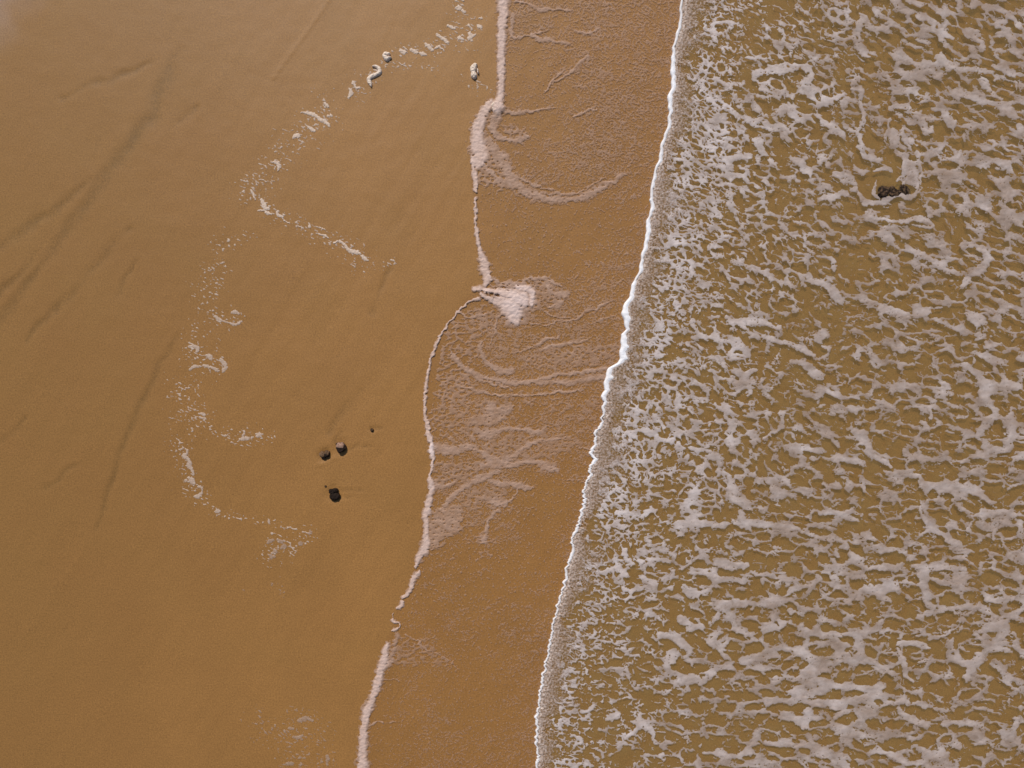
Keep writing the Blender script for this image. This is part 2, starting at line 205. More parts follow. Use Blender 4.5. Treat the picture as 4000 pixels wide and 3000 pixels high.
SEA = """
R1: 480,490,20 500,530,30 560,550,35 620,590,35 680,640,50 760,670,60 830,690,60 930,690,40 / 930,610,20 990,640,70 1060,640,70 1130,670,60 1200,710,50 1250,760,25
R1: 1010,450,20 1060,500,70 1090,560,80 1160,540,50 1230,520,25 / 750,400,50 850,380,60 950,370,60 1030,370,50 1060,420,50 1020,470,40 / 710,315,18 760,325,25 830,320,15
R1: 1280,480,20 1330,490,40 1320,560,30 1350,640,30 1310,700,30 1320,770,40 1340,830,40 1400,870,50 1440,860,20 / 1240,690,30 1300,720,25
R1: 1500,720,100 1520,790,70 1570,860,50 1610,900,55 1632,830,30 1600,770,40 1570,750,15 / 1610,900,40 1622,960,22 1618,1050,36 / 1400,930,20 1440,915,40 1490,928,25 / 1560,880,40 1555,940,30 1530,980,12 / 1590,930,20 1560,990,14 1520,1030,8
R1: 1480,640,20 1470,700,26 1460,760,20 / 1545,700,20 1560,760,26 1590,820,20 / 1640,860,22 1650,920,16 1640,1000,18 / 1440,1010,14 1400,1000,14 1385,1040,14
R1: 450,740,30 520,770,30 600,750,25 660,760,15 / 760,760,60 800,830,40 840,880,40 860,900,20 / 600,870,40 660,850,60 720,850,50 / 950,850,30 1010,900,50 1050,950,35 / 1120,870,70 1140,890,50
R1: 1190,940,60 1260,970,80 1300,1020,60 1220,1050,50 1100,1080,40 / 1330,1060,30 1345,1095,40 1400,1100,32 1450,1090,34 1490,1068,34 1530,1060,34 1590,1065,46 1640,1050,20 / 1320,1020,30 1335,1080,40
R1: 700,1030,60 770,1040,70 800,1090,40 / 520,1000,40 600,1000,35 / 1920,1050,20 1980,1100,60 2060,1120,80 2130,1140,60 2180,1140,15
R1: 1380,1270,50 1480,1300,50 1560,1340,60 1640,1370,50 1700,1410,45 1780,1440,50 1840,1480,50 / 1880,1330,70 1950,1340,50 2020,1380,50 1980,1450,60 1900,1510,60 1860,1560,40 / 1180,1190,60 1240,1200,30
R1: 1350,1150,25 1450,1190,25 1550,1200,30 1620,1180,40 1700,1200,30 1690,1230,20 1610,1215,20 / 1000,1490,30 1060,1500,40 1120,1540,30 1170,1590,30 1220,1640,40
R1: 1150,60,30 1180,120,30 1260,120,60 1240,60,50 / 1330,100,60 1300,200,60 1330,280,60 1400,310,40 / 1400,60,40 1440,100,50 1520,150,35 1580,170,30 / 1500,290,60 1560,310,60 1620,350,40 1700,350,40
R1: 1640,100,60 1700,110,50 1720,180,30 / 1620,220,20 1680,240,30 / 1750,180,40 1820,210,40 / 1900,160,70 1960,220,70 1980,270,50 / 2000,40,60 2080,60,60 2140,100,50 2180,150,50 / 1550,-30,40 1600,20,50 1660,30,40
R1: 1730,330,60 1760,310,60 1800,370,40 1900,380,50 2000,390,50 2060,370,40 2150,420,40 / 1960,400,40 1990,450,50 2030,510,40 2070,540,18 2140,510,9 2160,460,9 2130,430,9
R1: 1480,590,30 1560,580,30 1610,600,20 / 1620,500,50 1560,490,40 / 1890,530,40 1960,550,50 2080,580,50 2150,640,50 2190,700,50 / 1700,590,30 1780,620,30 1800,680,60 1840,650,30
R1: 1700,800,18 1760,860,18 1830,860,20 1870,810,30 1880,740,30 / 1950,860,60 2080,880,60 2130,920,40 / 1650,650,30 1680,720,50 1720,690,30 / 560,130,20 620,125,30 650,150,20 / 890,170,30 920,230,25 950,260,30 990,230,20 / 800,120,25 820,150,40
R2: 600,480,40 680,500,60 750,490,70 800,500,40 880,530,30 / 420,490,30 450,560,40 500,580,40 640,600,60 680,620,70 640,680,60 720,660,60 / 800,580,40 900,600,35 1000,640,40 1080,670,30
R2: 310,455,20 325,435,30 345,415,26 358,395,10 / 1130,560,60 1090,590,40 1160,640,40 / 1000,250,40 1080,270,50 1150,310,35 1230,370,50 1330,370,50 1400,390,30 / 1620,430,80 1680,440,60 1750,420,30 / 1480,430,60 1560,450,40
R2: 1740,490,40 1850,530,50 1930,580,50 1980,550,60 1900,450,50 2000,490,50 2070,480,50 / 1940,640,60 2000,690,60 2100,710,50 2200,700,40
R2: 1800,740,35 1880,730,40 1960,780,60 2010,830,100 1990,900,100 2050,970,60 2000,1050,80 1960,1090,60 / 1990,1160,50 2060,1190,70 2130,1150,60 2145,1090,50 2120,1000,60 / 2100,830,60 2170,850,50
R2: 950,700,30 1040,730,50 1090,790,70 1150,820,60 / 1150,730,30 1220,738,26 / 560,930,50 610,980,80 640,1040,70 620,1120,50 / 900,990,50 900,1050,40 860,1090,30 800,1120,20 / 980,1070,60 1040,1100,40
R2: 1150,870,40 1230,900,30 1310,900,20 / 1270,950,60 1300,980,40 / 1330,1110,80 1360,1170,60 / 950,1170,60 1050,1180,60 1130,1190,40 1250,1240,50 1330,1250,50
R2: 410,1180,40 480,1200,40 560,1230,60 640,1250,50 / 560,1230,50 560,1300,50 / 100,1100,70 180,1090,60 250,1130,40 330,1150,50 380,1220,50 / 120,980,30 110,1040,50 / 220,1000,40 260,1060,30 / 720,880,40 760,760,40 700,800,50
R2: 430,1370,90 420,1430,70 380,1500,80 420,1560,100 350,1590,60 / 600,1320,50 640,1400,60 680,1460,70 760,1490,40 800,1500,20 / 560,1400,26 572,1470,18 / 680,1530,50 690,1570,60 730,1610,40
R2: 860,1400,60 930,1420,50 1000,1410,60 1060,1400,40 / 920,1350,40 950,1390,30 / 1200,1300,60 1260,1340,60 1260,1390,50 / 1600,1300,60 1680,1380,60 1780,1370,90 1860,1370,60 1950,1410,60 2050,1490,50 / 1480,1270,40 1410,1220,30
R2: 1430,20,50 1500,50,40 / 1700,960,30 1700,1010,30 / 1660,900,20 1760,930,20 1830,950,25 1910,990,26 1850,1010,14 / 1100,140,25 1170,160,30 1180,220,20
R4: 1645,220,12 1660,300,30 1720,370,50 1800,420,50 1860,450,40 / 1860,260,30 1930,280,25 2000,280,50 2100,270,50 2170,310,50 2190,400,50 / 2040,330,40 2000,360,60 1950,330,30 / 1930,300,18 1900,380,16 / 2060,320,40 2040,400,26 2030,450,12
R4: 340,340,60 420,340,90 540,350,50 640,330,40 720,330,50 860,350,40 980,360,30 1060,400,30 / 1100,290,30 1190,280,30 1280,310,40 1330,380,50 1390,415,60 / 1240,460,60 1200,500,50 1300,530,80 1400,570,50 1530,570,50 1660,570,50 1800,570,40 1900,580,25
R4: 1350,470,40 1450,480,50 1560,490,30 / 1600,450,40 1660,480,80 / 1660,600,70 1670,700,60 1700,780,60 1690,830,50 / 1320,690,40 1400,680,90 1460,680,120 1520,700,70 / 1420,740,60 1470,740,50
R4: 920,720,30 980,680,50 1060,660,40 1130,600,50 1170,630,40 1250,640,40 / 550,540,60 640,570,60 710,560,50 / 720,590,25 800,610,25 910,600,20 / 420,590,60 500,600,80 570,640,60 650,640,40 740,650,30 / 370,680,60 420,710,70 500,700,60
R4: 560,770,50 700,770,60 800,770,50 900,760,60 950,800,50 / 600,800,60 640,870,60 680,910,60 830,900,70 900,880,60 / 350,850,60 400,890,60 470,890,50 / 250,940,60 320,950,60 400,1020,60 / 1000,900,40 1080,930,45 1200,930,50 1300,950,50 1330,1030,60 1390,1090,50 1440,1130,30
R4: 440,1170,60 530,1130,60 640,1100,50 740,1060,60 850,1040,80 960,1000,60 1050,1060,60 1150,1090,40 1250,1080,50 1330,1060,40 / 300,1060,90 300,1150,80 380,1170,70 480,1170,70
R4: 870,1160,40 960,1160,40 1060,1130,90 1100,1170,70 1180,1200,50 1260,1215,60 1380,1220,70 1480,1200,50 / 820,1290,60 930,1290,60 1060,1290,60 1170,1310,60 1280,1290,80 1400,1280,90 1500,1290,60 1600,1290,50 1680,1320,50 / 960,1270,120 1000,1230,80
R4: 920,1370,60 1010,1400,100 1100,1370,60 1010,1340,40 / 1180,1420,60 1250,1450,60 1340,1480,40 / 1530,1340,50 1600,1390,50 1700,1420,40 1830,1410,40 1950,1420,45 2070,1460,40 2130,1480,50 2160,1400,50 2190,1330,40
R4: 1850,790,30 1950,790,40 2040,820,60 2120,830,50 2200,800,40 / 2000,900,80 2090,900,100 2050,980,50 2130,1000,50 2200,1030,40 / 1700,640,30 1850,670,30 1950,710,40 2060,750,50 2130,740,50
R4: 1880,870,12 1800,1000,60 1830,1050,70 1900,1090,60 1960,1050,60 1900,1150,60 1880,1190,16 / 1700,960,30 1800,920,16 1860,870,10 / 1480,990,30 1600,980,40 1690,1000,40 / 2040,1100,60 2120,1170,60 2190,1200,50
R4: 820,1510,50 950,1520,60 1060,1550,70 1180,1600,60 1260,1640,60 / 490,1580,60 560,1570,60 650,1590,60 740,1540,70 760,1480,60 / 1380,1560,50 1440,1560,40 1500,1590,40 1560,1620,40 1640,1620,40 1700,1580,80 1780,1560,80 1850,1530,60
R4: 80,1480,30 140,1430,40 180,1430,50 220,1520,30 / 1520,1000,12 1560,1080,30 1560,1150,30 1610,1190,24 / 1700,1060,14 1610,1100,12 / 520,870,40 560,830,40 / 180,830,40 250,830,50 / 0,540,26 90,545,30 200,530,26 300,540,20
R3: 560,280,30 640,290,40 700,300,40 740,260,50 / 600,460,50 620,530,50 700,540,30 / 560,530,30 590,600,50 680,620,40 770,660,40 / 600,700,40 680,690,40 / 520,1380,50 570,1370,30 / 380,1350,26 440,1320,40 / 360,1500,40 340,1540,24 / 640,560,20 560,560,26
"""
SEADENS = [".30 .34 .34 .36 .44 .46 .50 .52",".30 .36 .40 .40 .46 .46 .52 .48",".34 .42 .46 .44 .42 .46 .48 .48",".34 .44 .50 .40 .40 .44 .46 .50",".32 .44 .44 .44 .40 .38 .42 .50",".34 .42 .44 .40 .40 .38 .40 .48",
 ".36 .40 .40 .40 .40 .40 .42 .44",".40 .44 .44 .42 .42 .44 .44 .44",".44 .50 .48 .46 .46 .46 .46 .46",".48 .50 .50 .46 .46 .46 .46 .50",".48 .50 .50 .46 .48 .48 .48 .50",".46 .48 .50 .48 .48 .48 .50 .50",".44 .44 .50 .50 .50 .48 .48 .50",".42 .44 .50 .50 .52 .48 .46 .46",".42 .44 .48 .48 .50 .48 .46 .46",".42 .44 .48 .48 .50 .48 .46 .46"]

def sea_field(g):
    U, V = g.U, g.V
    cu = crest_u(V); d = U-cu
    wu = U+22*fbm(U/70, V/60, 11, 3)+7*fbm(U/19, V/16, 12, 3); wv = V+16*fbm(U/75, V/50, 13, 3)+6*fbm(U/20, V/14, 14, 3)
    slope = np.interp(V, [0, 900, 1500, 2200, 3000], [.42, .30, .22, .08, .10])
    lean = wv-slope*(wu-3200)+40*fbm(U/500, V/400, 15, 2)
    def net(sx, sy, seed, a, b):
        h, e = cells(wu/sx, lean/sy, seed, a, b)
        h2 = holes(wu/(sx*.33), lean/(sy*.33), seed+5, .2, .72)
        t = fbm(wu/(sx*1.1), lean/(sy*1.1), seed+3, 2)
        return np.maximum(np.minimum(h-1, -.12+.35*np.minimum(h2, 1.5)), .085+.40*t-e*.75)
    big = net(80, 42, 21, .34, .93); mid = net(50, 28, 31, .34, .92); sml = net(30, 18, 41, .34, .90)
    low = sstep(1500, 2300, V); k1 = sstep(110, 430-110*low, d+120*fbm(U/200, V/160, 16, 2)); k2 = sstep(420-120*low, 1050-300*low, d+300*fbm(U/300, V/240, 17, 2))
    base = sml*(1-k1)+mid*k1; base = base*(1-k2)+big*k2
    dens = dmap(g, SEADENS, 2300, 0, 240, 200)+.05*np.exp(-((V-900)/500)**2)-.02*sstep(1500, 2000, V)
    ww = (U+16*fbm(U/40, V/30, 51, 3)+4*fbm(U/8, V/7, 55, 2), V+13*fbm(U/42, V/28, 52, 3)+3.5*fbm(U/8, V/7, 56, 2))
    L = crop_strokes(SEA)
    for q in L: q[:, 2] *= .82
    S = strokes(g, L, ww)
    rag = .30*fbm(wu/24, lean/13, 18, 4, .6)+.20*fbm(U/130, V/80, 19, 2)
    F = base+(dens-.425)*1.3+rag+.07*(1-k1)
    Fs = base+rag*.7+.54*sstep(-.35, .65, S)-.02
    F = np.where(S > -.35, np.maximum(F-.08*sstep(-1, -.35, S), Fs), F-.08*sstep(-1, -.35, S))
    fil = .055+.05*(1-k1)-np.abs(fbm(wu/34, lean/20, 71, 2))+.20*fbm(U/60, V/45, 72, 2)-.04
    F = np.maximum(F, fil*2.0)
    pin = holes((U+4*fbm(U/12, V/12, 77, 2))/15, (V+3*fbm(U/12, V/12, 78, 2))/10, 79, .05, .30)
    F = np.minimum(F, .10+1.1*(pin-1.0)+.9*sstep(-.5, .1, fbm(U/55, V/38, 80, 3)))
    # clear pool round the rock, bubbly margin behind the crest
    F = F-1.2*np.exp(-(((U-3470)/95)**2+((V-755)/28)**2)**2)-.5*np.exp(-(((U-3440)/70)**2+((V-700)/26)**2)**2)
    F = np.maximum(F, np.minimum(strokes(g, crop_strokes("R1: 1345,1095,36 1400,1103,28 1450,1092,30 1490,1068,30 1530,1060,30 1590,1065,40 1640,1050,16 / 1405,985,8 1395,1040,22 1420,1075,14"), ww), .5))
    F = F-.7*(1-sstep(5, 105, d+80*fbm(U/40, V/34, 73, 3)+12))
    white = .10+.50*np.clip(1-d/750, 0, 1)+.45*fbm(U/110, V/70, 74, 3)+.14*sstep(-.2, .7, S)+.12*fbm(U/16, V/12, 75, 2)
    cover = np.clip(.84+.40*fbm(U/60, V/40, 76, 3), .4, .98)
    return F, d, white, cover
def froth_field(g):
    """the bubbly margin directly behind the crest"""
    U, V = g.U, g.V; d = U-crest_u(V)
    n = fbm(U/5.5, V/5.0, 81, 3); h = holes(U/9, V/8, 82, .4, .9)-1
    edge = 62+50*perlin(V/140., V*0+.3, 83)+38*fbm(U/40, V/30, 84, 3)+60*np.exp(-((V-1500)/90)**2)
    F = .75*n+.40*h+.75*(1-d/np.maximum(edge*1.6, 18))-.02+.45*fbm(U/34, V/22, 85, 3)
    F = np.minimum(F, d/3.-.5)
    return F, d
def wash_field(g):
    U, V = g.U, g.V
    wu = U+5*fbm(U/17, V/15, 101, 3)+2*fbm(U/5, V/5, 103, 2); wv = V+5*fbm(U/18, V/14, 102, 3)+2*fbm(U/5, V/5, 104, 2)
    we = (wu+9*fbm(U/34, V/26, 121, 3), wv+9*fbm(U/36, V/26, 122, 3))
    E = strokes(g, crop_strokes(WASH), we); S = strokes(g, crop_strokes(STREAK), (we[0]+8*fbm(U/60, V/30, 123, 2), we[1]+7*fbm(U/50, V/30, 124, 2)), reach=1)
    C = strokes(g, crop_strokes(CREASE), (wu, wv))
    bead = holes(wu/13, wv/9.5, 105, .45, .95)-1
    lac = holes(wu/19, wv/13, 106, .35, .85)-1
    P = np.zeros(U.shape, np.float32)
    wp = (U+34*fbm(U/50, V/36, 107, 4), V+24*fbm(U/55, V/34, 108, 4))
    for crop, k, pts in LACE:
        ox, oy, s = CROPS[crop]; pp = [(ox+float(a.split(',')[0])/s, oy+float(a.split(',')[1])/s) for a in pts.split()]
        P = np.maximum(P, k*poly_mask(g, pp, 16, wp))
    B = dmap(g, BEADS, 1400, 0, 100, 100)
    cl = fbm(U/75, (V+.25*U)/34, 109, 3)
    ru = (.83*wu+.56*wv)*.6+.4*(.83*U+.56*V); rv = (-.56*wu+.83*wv)*.6+.4*(-.56*U+.83*V)
    worm = .10-np.abs(fbm(ru/15, rv/12, 110, 2, .4))      # short worms
    spot = fbm(ru/9+3.3, rv/8+1.7, 111, 2, .3)*1.1
    Bm = B+.30*cl
    Fb = np.maximum((worm+.035)*2.2+(Bm-.40)*1.25, (spot-.33)*1.1+(Bm-.28)*.5)
    Fb = Fb-.35*sstep(25, -5, U-wash_edge_u(V)+12*fbm(U/40, V/40, 125, 2))-(B < .02)*1.0
    Fl = np.where(P > .05, 1.25*lac+(P-.36)*1.7+.35*fbm(U/16, V/10, 112, 3), -1)
    FS = np.where(S > -.95, .70*S+.85*fbm(wu/15, wv/8, 113, 4)+.50*np.minimum(lac, .5)+.14, -1)
    FE = np.where(E > -.95, 1.0*E+.95*fbm(wu/16, wv/13, 114, 4)+.08+.25*np.minimum(lac, .4), -1)
    F = np.maximum(np.maximum(Fb, Fl), np.maximum(FS, FE))-.9*np.clip(C*1.6, 0, 1)*.35
    d = crest_u(V)-U
    F = np.minimum(F, d/4.)
    # foam is whiter and thicker on the leading edge, thin and sand-coloured in the interior
    e = sstep(-.1, .7, E); s = sstep(-.2, .6, np.maximum(S, 0)*(S > 0)); p = sstep(.4, .95, P)
    low = sstep(2100, 2700, V)
    cover = np.clip(.40+.32*np.maximum(s, p)*(.7+.8*fbm(U/40, V/22, 126, 3))+.55*e-.10*low*(1-e)+.12*fbm(U/60, V/50, 115, 2), .08, .96)
    white = np.clip(.16+.34*e+.10*s+.10*fbm(U/30, V/30, 116, 2)+.3*np.exp(-(((U-2020)/55)**2+((V-1190)/60)**2))+.5*np.exp(-(((U-1686)/14)**2+((V-1755)/30)**2)), 0, 1)
    hgt = 1.9+1.8*e+.8*s+.5*p
    crease = np.clip(C, 0, 1)
    return F, cover, white, hgt, crease, E
def wash_edge_u(v):
    """left limit of the thin film of water"""
    P = np.array([(1700+540/2.011-60, -600), (1938, 0), (1938, 330), (1890, 395), (1855, 450), (1832, 560), (1838, 700), (1858, 850), (1866, 1000), (1885, 1110), (1848, 1135), (1800, 1190), (1740, 1270), (1700, 1360), (1668, 1480), (1660, 1600), (1680, 1700), (1684, 1800), (1670, 1900), (1650, 2010), (1635, 2140), (1615, 2230), (1600, 2300), (1550, 2380), (1530, 2450), (1500, 2520), (1470, 2640), (1430, 2750), (1405, 2850), (1390, 3000), (1360, 3600)], np.float32)
    return np.interp(v, P[:, 1], P[:, 0]).astype(np.float32)
# ---------------- helpers
C = scene.collection
def tag(o, label=None, cat=None, group=None, kind=None):
    for k, v in (('label', label), ('category', cat), ('group', group), ('kind', kind)):
        if v: o[k] = v
    return o
def X(u): return (u-2000)/100
def Y(v): return (1500-v)/100
SEA_Z = .09
def mk_mesh(name, co, loops, starts, mat, attrs=None, smoothf=True, parent=None):
    me = bpy.data.meshes.new(name); me.vertices.add(len(co)); me.vertices.foreach_set('co', np.ascontiguousarray(co, np.float32).ravel())
    me.loops.add(len(loops)); me.loops.foreach_set('vertex_index', loops.astype(np.int32))
    me.polygons.add(len(starts)); me.polygons.foreach_set('loop_start', starts.astype(np.int32))
    me.update(calc_edges=True); me.validate()
    if smoothf: me.polygons.foreach_set('use_smooth', np.ones(len(me.polygons), bool))
    for k, a in (attrs or {}).items():
        at = me.attributes.new(k, 'FLOAT', 'POINT'); at.data.foreach_set('value', a.astype(np.float32))
    me.materials.append(mat); o = bpy.data.objects.new(name, me); C.objects.link(o)
    if parent: o.parent = parent
    return o
def contour(name, g, F, ztop, zbase, mat, attrs, origin=None):
    """mesh of the region F > 0: top at ztop inside, its rim meeting zbase along the outline"""
    H, W = F.shape; N = H*W; ins = F > 0
    a = ins[:-1, :-1]; b = ins[:-1, 1:]; c = ins[1:, 1:]; d = ins[1:, :-1]
    code = a*1+b*2+c*4+d*8
    I, J = np.meshgrid(np.arange(W-1), np.arange(H-1)); n = J*W+I
    cyc = [n, N+n, n+1, 2*N+n+1, n+W+1, N+n+W, n+W, 2*N+n]
    loops = []; sizes = []
    for k in range(1, 16):
        m = code == k
        if not m.any(): continue
        bits = [(k >> t) & 1 for t in range(4)]; sel = []
        for t in range(4):
            if bits[t]: sel.append(2*t)
            if bits[t] != bits[(t+1) % 4]: sel.append(2*t+1)
        sel.sort()
        P = np.stack([cyc[q][m] for q in sel[::-1]], 1)
        loops.append(P.ravel()); sizes.append(np.full(len(P), len(sel)))
    if not loops: return None
    L = np.concatenate(loops); S = np.concatenate(sizes); starts = np.concatenate([[0], np.cumsum(S)[:-1]])
    ids, inv = np.unique(L, return_inverse=True)
    kind = ids//N; nn = ids % N; other = np.where(kind == 1, nn+1, np.where(kind == 2, nn+W, nn)); other = np.minimum(other, N-1)
    f = F.ravel(); fa = f[nn]; fb = f[other]; t = np.where(kind == 0, 0, fa/np.where(np.abs(fa-fb) < 1e-9, 1, fa-fb)); t = np.clip(t, 0, 1)
    def mix(A): A = A.ravel(); return A[nn]*(1-t)+A[other]*t
    z = np.where(kind == 0, ztop.ravel()[nn], mix(zbase))
    co = np.stack([X(mix(g.U)), Y(mix(g.V)), z], 1)
    at = {k: mix(v) for k, v in attrs.items()}
    at['rim'] = np.where(kind == 0, np.clip(f[nn]*6, 0, 1), 0)
    if origin is not None: co = co-np.array(origin)
    o = mk_mesh(name, co, inv.reshape(-1), starts, mat, at)
    if origin is not None: o.location = origin
    return o
def pieces(F, least=6):
    """label the separate pieces of F > 0, largest first; pieces under 'least' cells are dropped"""
    m = np.pad(F > 0, 1); lab = np.where(m, np.arange(m.size).reshape(m.shape)+1, 0)
    while True:
        n = lab.copy()
        for dy in (-1, 0, 1):
            for dx in (-1, 0, 1): n = np.maximum(n, np.roll(lab, (dy, dx), (0, 1)))
        n = np.where(m, n, 0)
        if (n == lab).all(): break
        lab = n
    lab = lab[1:-1, 1:-1]; ids, cnt = np.unique(lab[lab > 0], return_counts=True)
    return [np.where((lab == i) | (lab == 0), F, -.2) for c, i in sorted(zip(-cnt, ids)) if -c >= least]
# ---------------- materials
def mat_new(name):
    m = bpy.data.materials.new(name); m.use_nodes = True; nt = m.node_tree; nt.nodes.clear()
    return m, nt
def nd(nt, t, **kw):
    n = nt.nodes.new(t)
    for k, v in kw.items():
        if k in n.inputs.keys(): n.inputs[k].default_value = v
        else: setattr(n, k, v)
    return n
def math_n(nt, op, a, b=None, clamp=False):
    n = nt.nodes.new('ShaderNodeMath'); n.operation = op; n.use_clamp = clamp
    for i, q in enumerate((a, b)):
        if q is None: continue
        if isinstance(q, (int, float)): n.inputs[i].default_value = q
        else: nt.links.new(q, n.inputs[i])
    return n.outputs[0]
def mixc(nt, f, a, b):
    n = nt.nodes.new('ShaderNodeMix'); n.data_type = 'RGBA'
    for s, q in ((n.inputs[0], f), (n.inputs[6], a), (n.inputs[7], b)):
        if isinstance(q, (int, float)): s.default_value = q
        elif isinstance(q, tuple): s.default_value = (*q, 1)
        else: nt.links.new(q, s)
    return n.outputs[2]
def noise(nt, scale, detail=3, rough=.6):
    tc = nt.nodes.new('ShaderNodeNewGeometry'); n = nt.nodes.new('ShaderNodeTexNoise')
    n.inputs['Scale'].default_value = scale; n.inputs['Detail'].default_value = detail; n.inputs['Roughness'].default_value = rough
    nt.links.new(tc.outputs['Position'], n.inputs['Vector']); return n.outputs[0]
def attr(nt, name):
    n = nt.nodes.new('ShaderNodeAttribute'); n.attribute_name = name; return n.outputs['Fac']
def bump(nt, h, dist, strength=1.0):
    n = nt.nodes.new('ShaderNodeBump'); n.inputs['Distance'].default_value = dist; n.inputs['Strength'].default_value = strength
    nt.links.new(h, n.inputs['Height']); return n.outputs[0]
def sand_mat():
    m, nt = mat_new('wet_sand'); p = nd(nt, 'ShaderNodeBsdfPrincipled'); o = nd(nt, 'ShaderNodeOutputMaterial')
    col = mixc(nt, attr(nt, 'damp'), (.272, .134, .037), (.335, .163, .046))
    col = mixc(nt, attr(nt, 'olive'), col, (.275, .142, .038))
    col = mixc(nt, attr(nt, 'dry'), col, (.33, .215, .145))
    col = mixc(nt, attr(nt, 'groove_tone'), col, (.100, .060, .016))  # darker olive brown along the traced grooves
    big = noise(nt, .35, 3); col = mixc(nt, math_n(nt, 'MULTIPLY', math_n(nt, 'SUBTRACT', big, .42, True), 1.0, True), col, (.262, .122, .033))
    gr = noise(nt, 17, 2, .8); g2 = noise(nt, 42, 1, .8)
    k = math_n(nt, 'ADD', math_n(nt, 'MULTIPLY', math_n(nt, 'SUBTRACT', gr, .5), 1.1), math_n(nt, 'ADD', math_n(nt, 'MULTIPLY', math_n(nt, 'SUBTRACT', g2, .5), .9), 1.0))
    vm = nt.nodes.new('ShaderNodeVectorMath'); vm.operation = 'SCALE'; nt.links.new(col, vm.inputs[0]); nt.links.new(k, vm.inputs['Scale'])
    nt.links.new(vm.outputs[0], p.inputs['Base Color']); p.inputs['Roughness'].default_value = .55; p.inputs['Specular IOR Level'].default_value = .3
    nt.links.new(bump(nt, math_n(nt, 'ADD', gr, noise(nt, 2.2, 3)), .006, .6), p.inputs['Normal'])
    nt.links.new(p.outputs[0], o.inputs[0]); return m
def foam_mat(name, thin, white, rough_scale=26, bdist=.012, translucent=True, speck=.35):
    m, nt = mat_new(name); p = nd(nt, 'ShaderNodeBsdfPrincipled'); o = nd(nt, 'ShaderNodeOutputMaterial')
    n1 = noise(nt, rough_scale, 3, .65); n2 = noise(nt, 3.5, 3)
    w = math_n(nt, 'ADD', attr(nt, 'white'), math_n(nt, 'MULTIPLY', math_n(nt, 'SUBTRACT', n2, .5), .25), True)
    col = mixc(nt, w, thin, white); nt.links.new(col, p.inputs['Base Color'])
    p.inputs['Roughness'].default_value = .6; p.inputs['Specular IOR Level'].default_value = .25
    nt.links.new(bump(nt, n1, bdist, .8), p.inputs['Normal'])
    if translucent:
        t = nd(nt, 'ShaderNodeBsdfTransparent'); mx = nd(nt, 'ShaderNodeMixShader')
        c = math_n(nt, 'ADD', attr(nt, 'cover'), math_n(nt, 'MULTIPLY', math_n(nt, 'SUBTRACT', n1, .5), speck))
        c = math_n(nt, 'MULTIPLY', c, math_n(nt, 'ADD', math_n(nt, 'MULTIPLY', attr(nt, 'rim'), .35), .65), True)
        nt.links.new(c, mx.inputs[0]); nt.links.new(t.outputs[0], mx.inputs[1]); nt.links.new(p.outputs[0], mx.inputs[2]); nt.links.new(mx.outputs[0], o.inputs[0])
    else: nt.links.new(p.outputs[0], o.inputs[0])
    return m
def water_mat():
    m, nt = mat_new('shallow_water'); o = nd(nt, 'ShaderNodeOutputMaterial')
    deep = attr(nt, 'deep')
    t = nd(nt, 'ShaderNodeBsdfTransparent'); nt.links.new(mixc(nt, deep, (.985, .975, .96), (.965, .96, .90)), t.inputs[0])
    df = nd(nt, 'ShaderNodeBsdfDiffuse'); df.inputs[0].default_value = (.37, .235, .085, 1)
    m1 = nd(nt, 'ShaderNodeMixShader'); nt.links.new(math_n(nt, 'MULTIPLY', deep, math_n(nt, 'ADD', math_n(nt, 'MULTIPLY', noise(nt, 1.6, 4, .65), .55), .10)), m1.inputs[0]); nt.links.new(t.outputs[0], m1.inputs[1]); nt.links.new(df.outputs[0], m1.inputs[2])
    gl = nd(nt, 'ShaderNodeBsdfGlossy'); gl.inputs['Roughness'].default_value = .12
    lw = nd(nt, 'ShaderNodeLayerWeight'); lw.inputs[0].default_value = .5
    sch = math_n(nt, 'ADD', math_n(nt, 'MULTIPLY', math_n(nt, 'POWER', lw.outputs['Facing'], 5.0), .95), .02, True)
    bn = bump(nt, math_n(nt, 'ADD', noise(nt, 5, 4, .6), math_n(nt, 'MULTIPLY', noise(nt, 1.3, 2), 2.0)), .006, .7)
    nt.links.new(bn, gl.inputs['Normal']); nt.links.new(bn, lw.inputs['Normal'])
    m2 = nd(nt, 'ShaderNodeMixShader'); nt.links.new(sch, m2.inputs[0]); nt.links.new(m1.outputs[0], m2.inputs[1]); nt.links.new(gl.outputs[0], m2.inputs[2])
    nt.links.new(m2.outputs[0], o.inputs[0]); return m
def rock_mat(name, dark, light):
    m, nt = mat_new(name); p = nd(nt, 'ShaderNodeBsdfPrincipled'); o = nd(nt, 'ShaderNodeOutputMaterial')
    n = noise(nt, 14, 5, .7); f = math_n(nt, 'MULTIPLY', math_n(nt, 'SUBTRACT', n, .45), 4, True)
    col = mixc(nt, f, dark, tuple(c*2.0 for c in dark)); col = mixc(nt, attr(nt, 'pale'), col, light)
    nt.links.new(col, p.inputs['Base Color']); p.inputs['Roughness'].default_value = .75; p.inputs['Specular IOR Level'].default_value = .15
    nt.links.new(bump(nt, n, .03, .8), p.inputs['Normal']); nt.links.new(p.outputs[0], o.inputs[0]); return m
M_SAND = sand_mat(); M_WATER = water_mat()
M_SEAFOAM = foam_mat('sea_foam', (.40, .30, .245), (.77, .68, .66), 30, .006)
M_FROTH = foam_mat('froth', (.40, .27, .19), (.74, .63, .57), 45, .012, True, .9)
M_WASH = foam_mat('wash_foam', (.45, .255, .145), (.78, .62, .57), 30, .006)
M_CREST = foam_mat('crest_foam', (.70, .64, .62), (.90, .88, .90), 18, .014, False)
M_FLECK = foam_mat('stranded_foam', (.46, .31, .22), (.80, .66, .54), 30, .010)
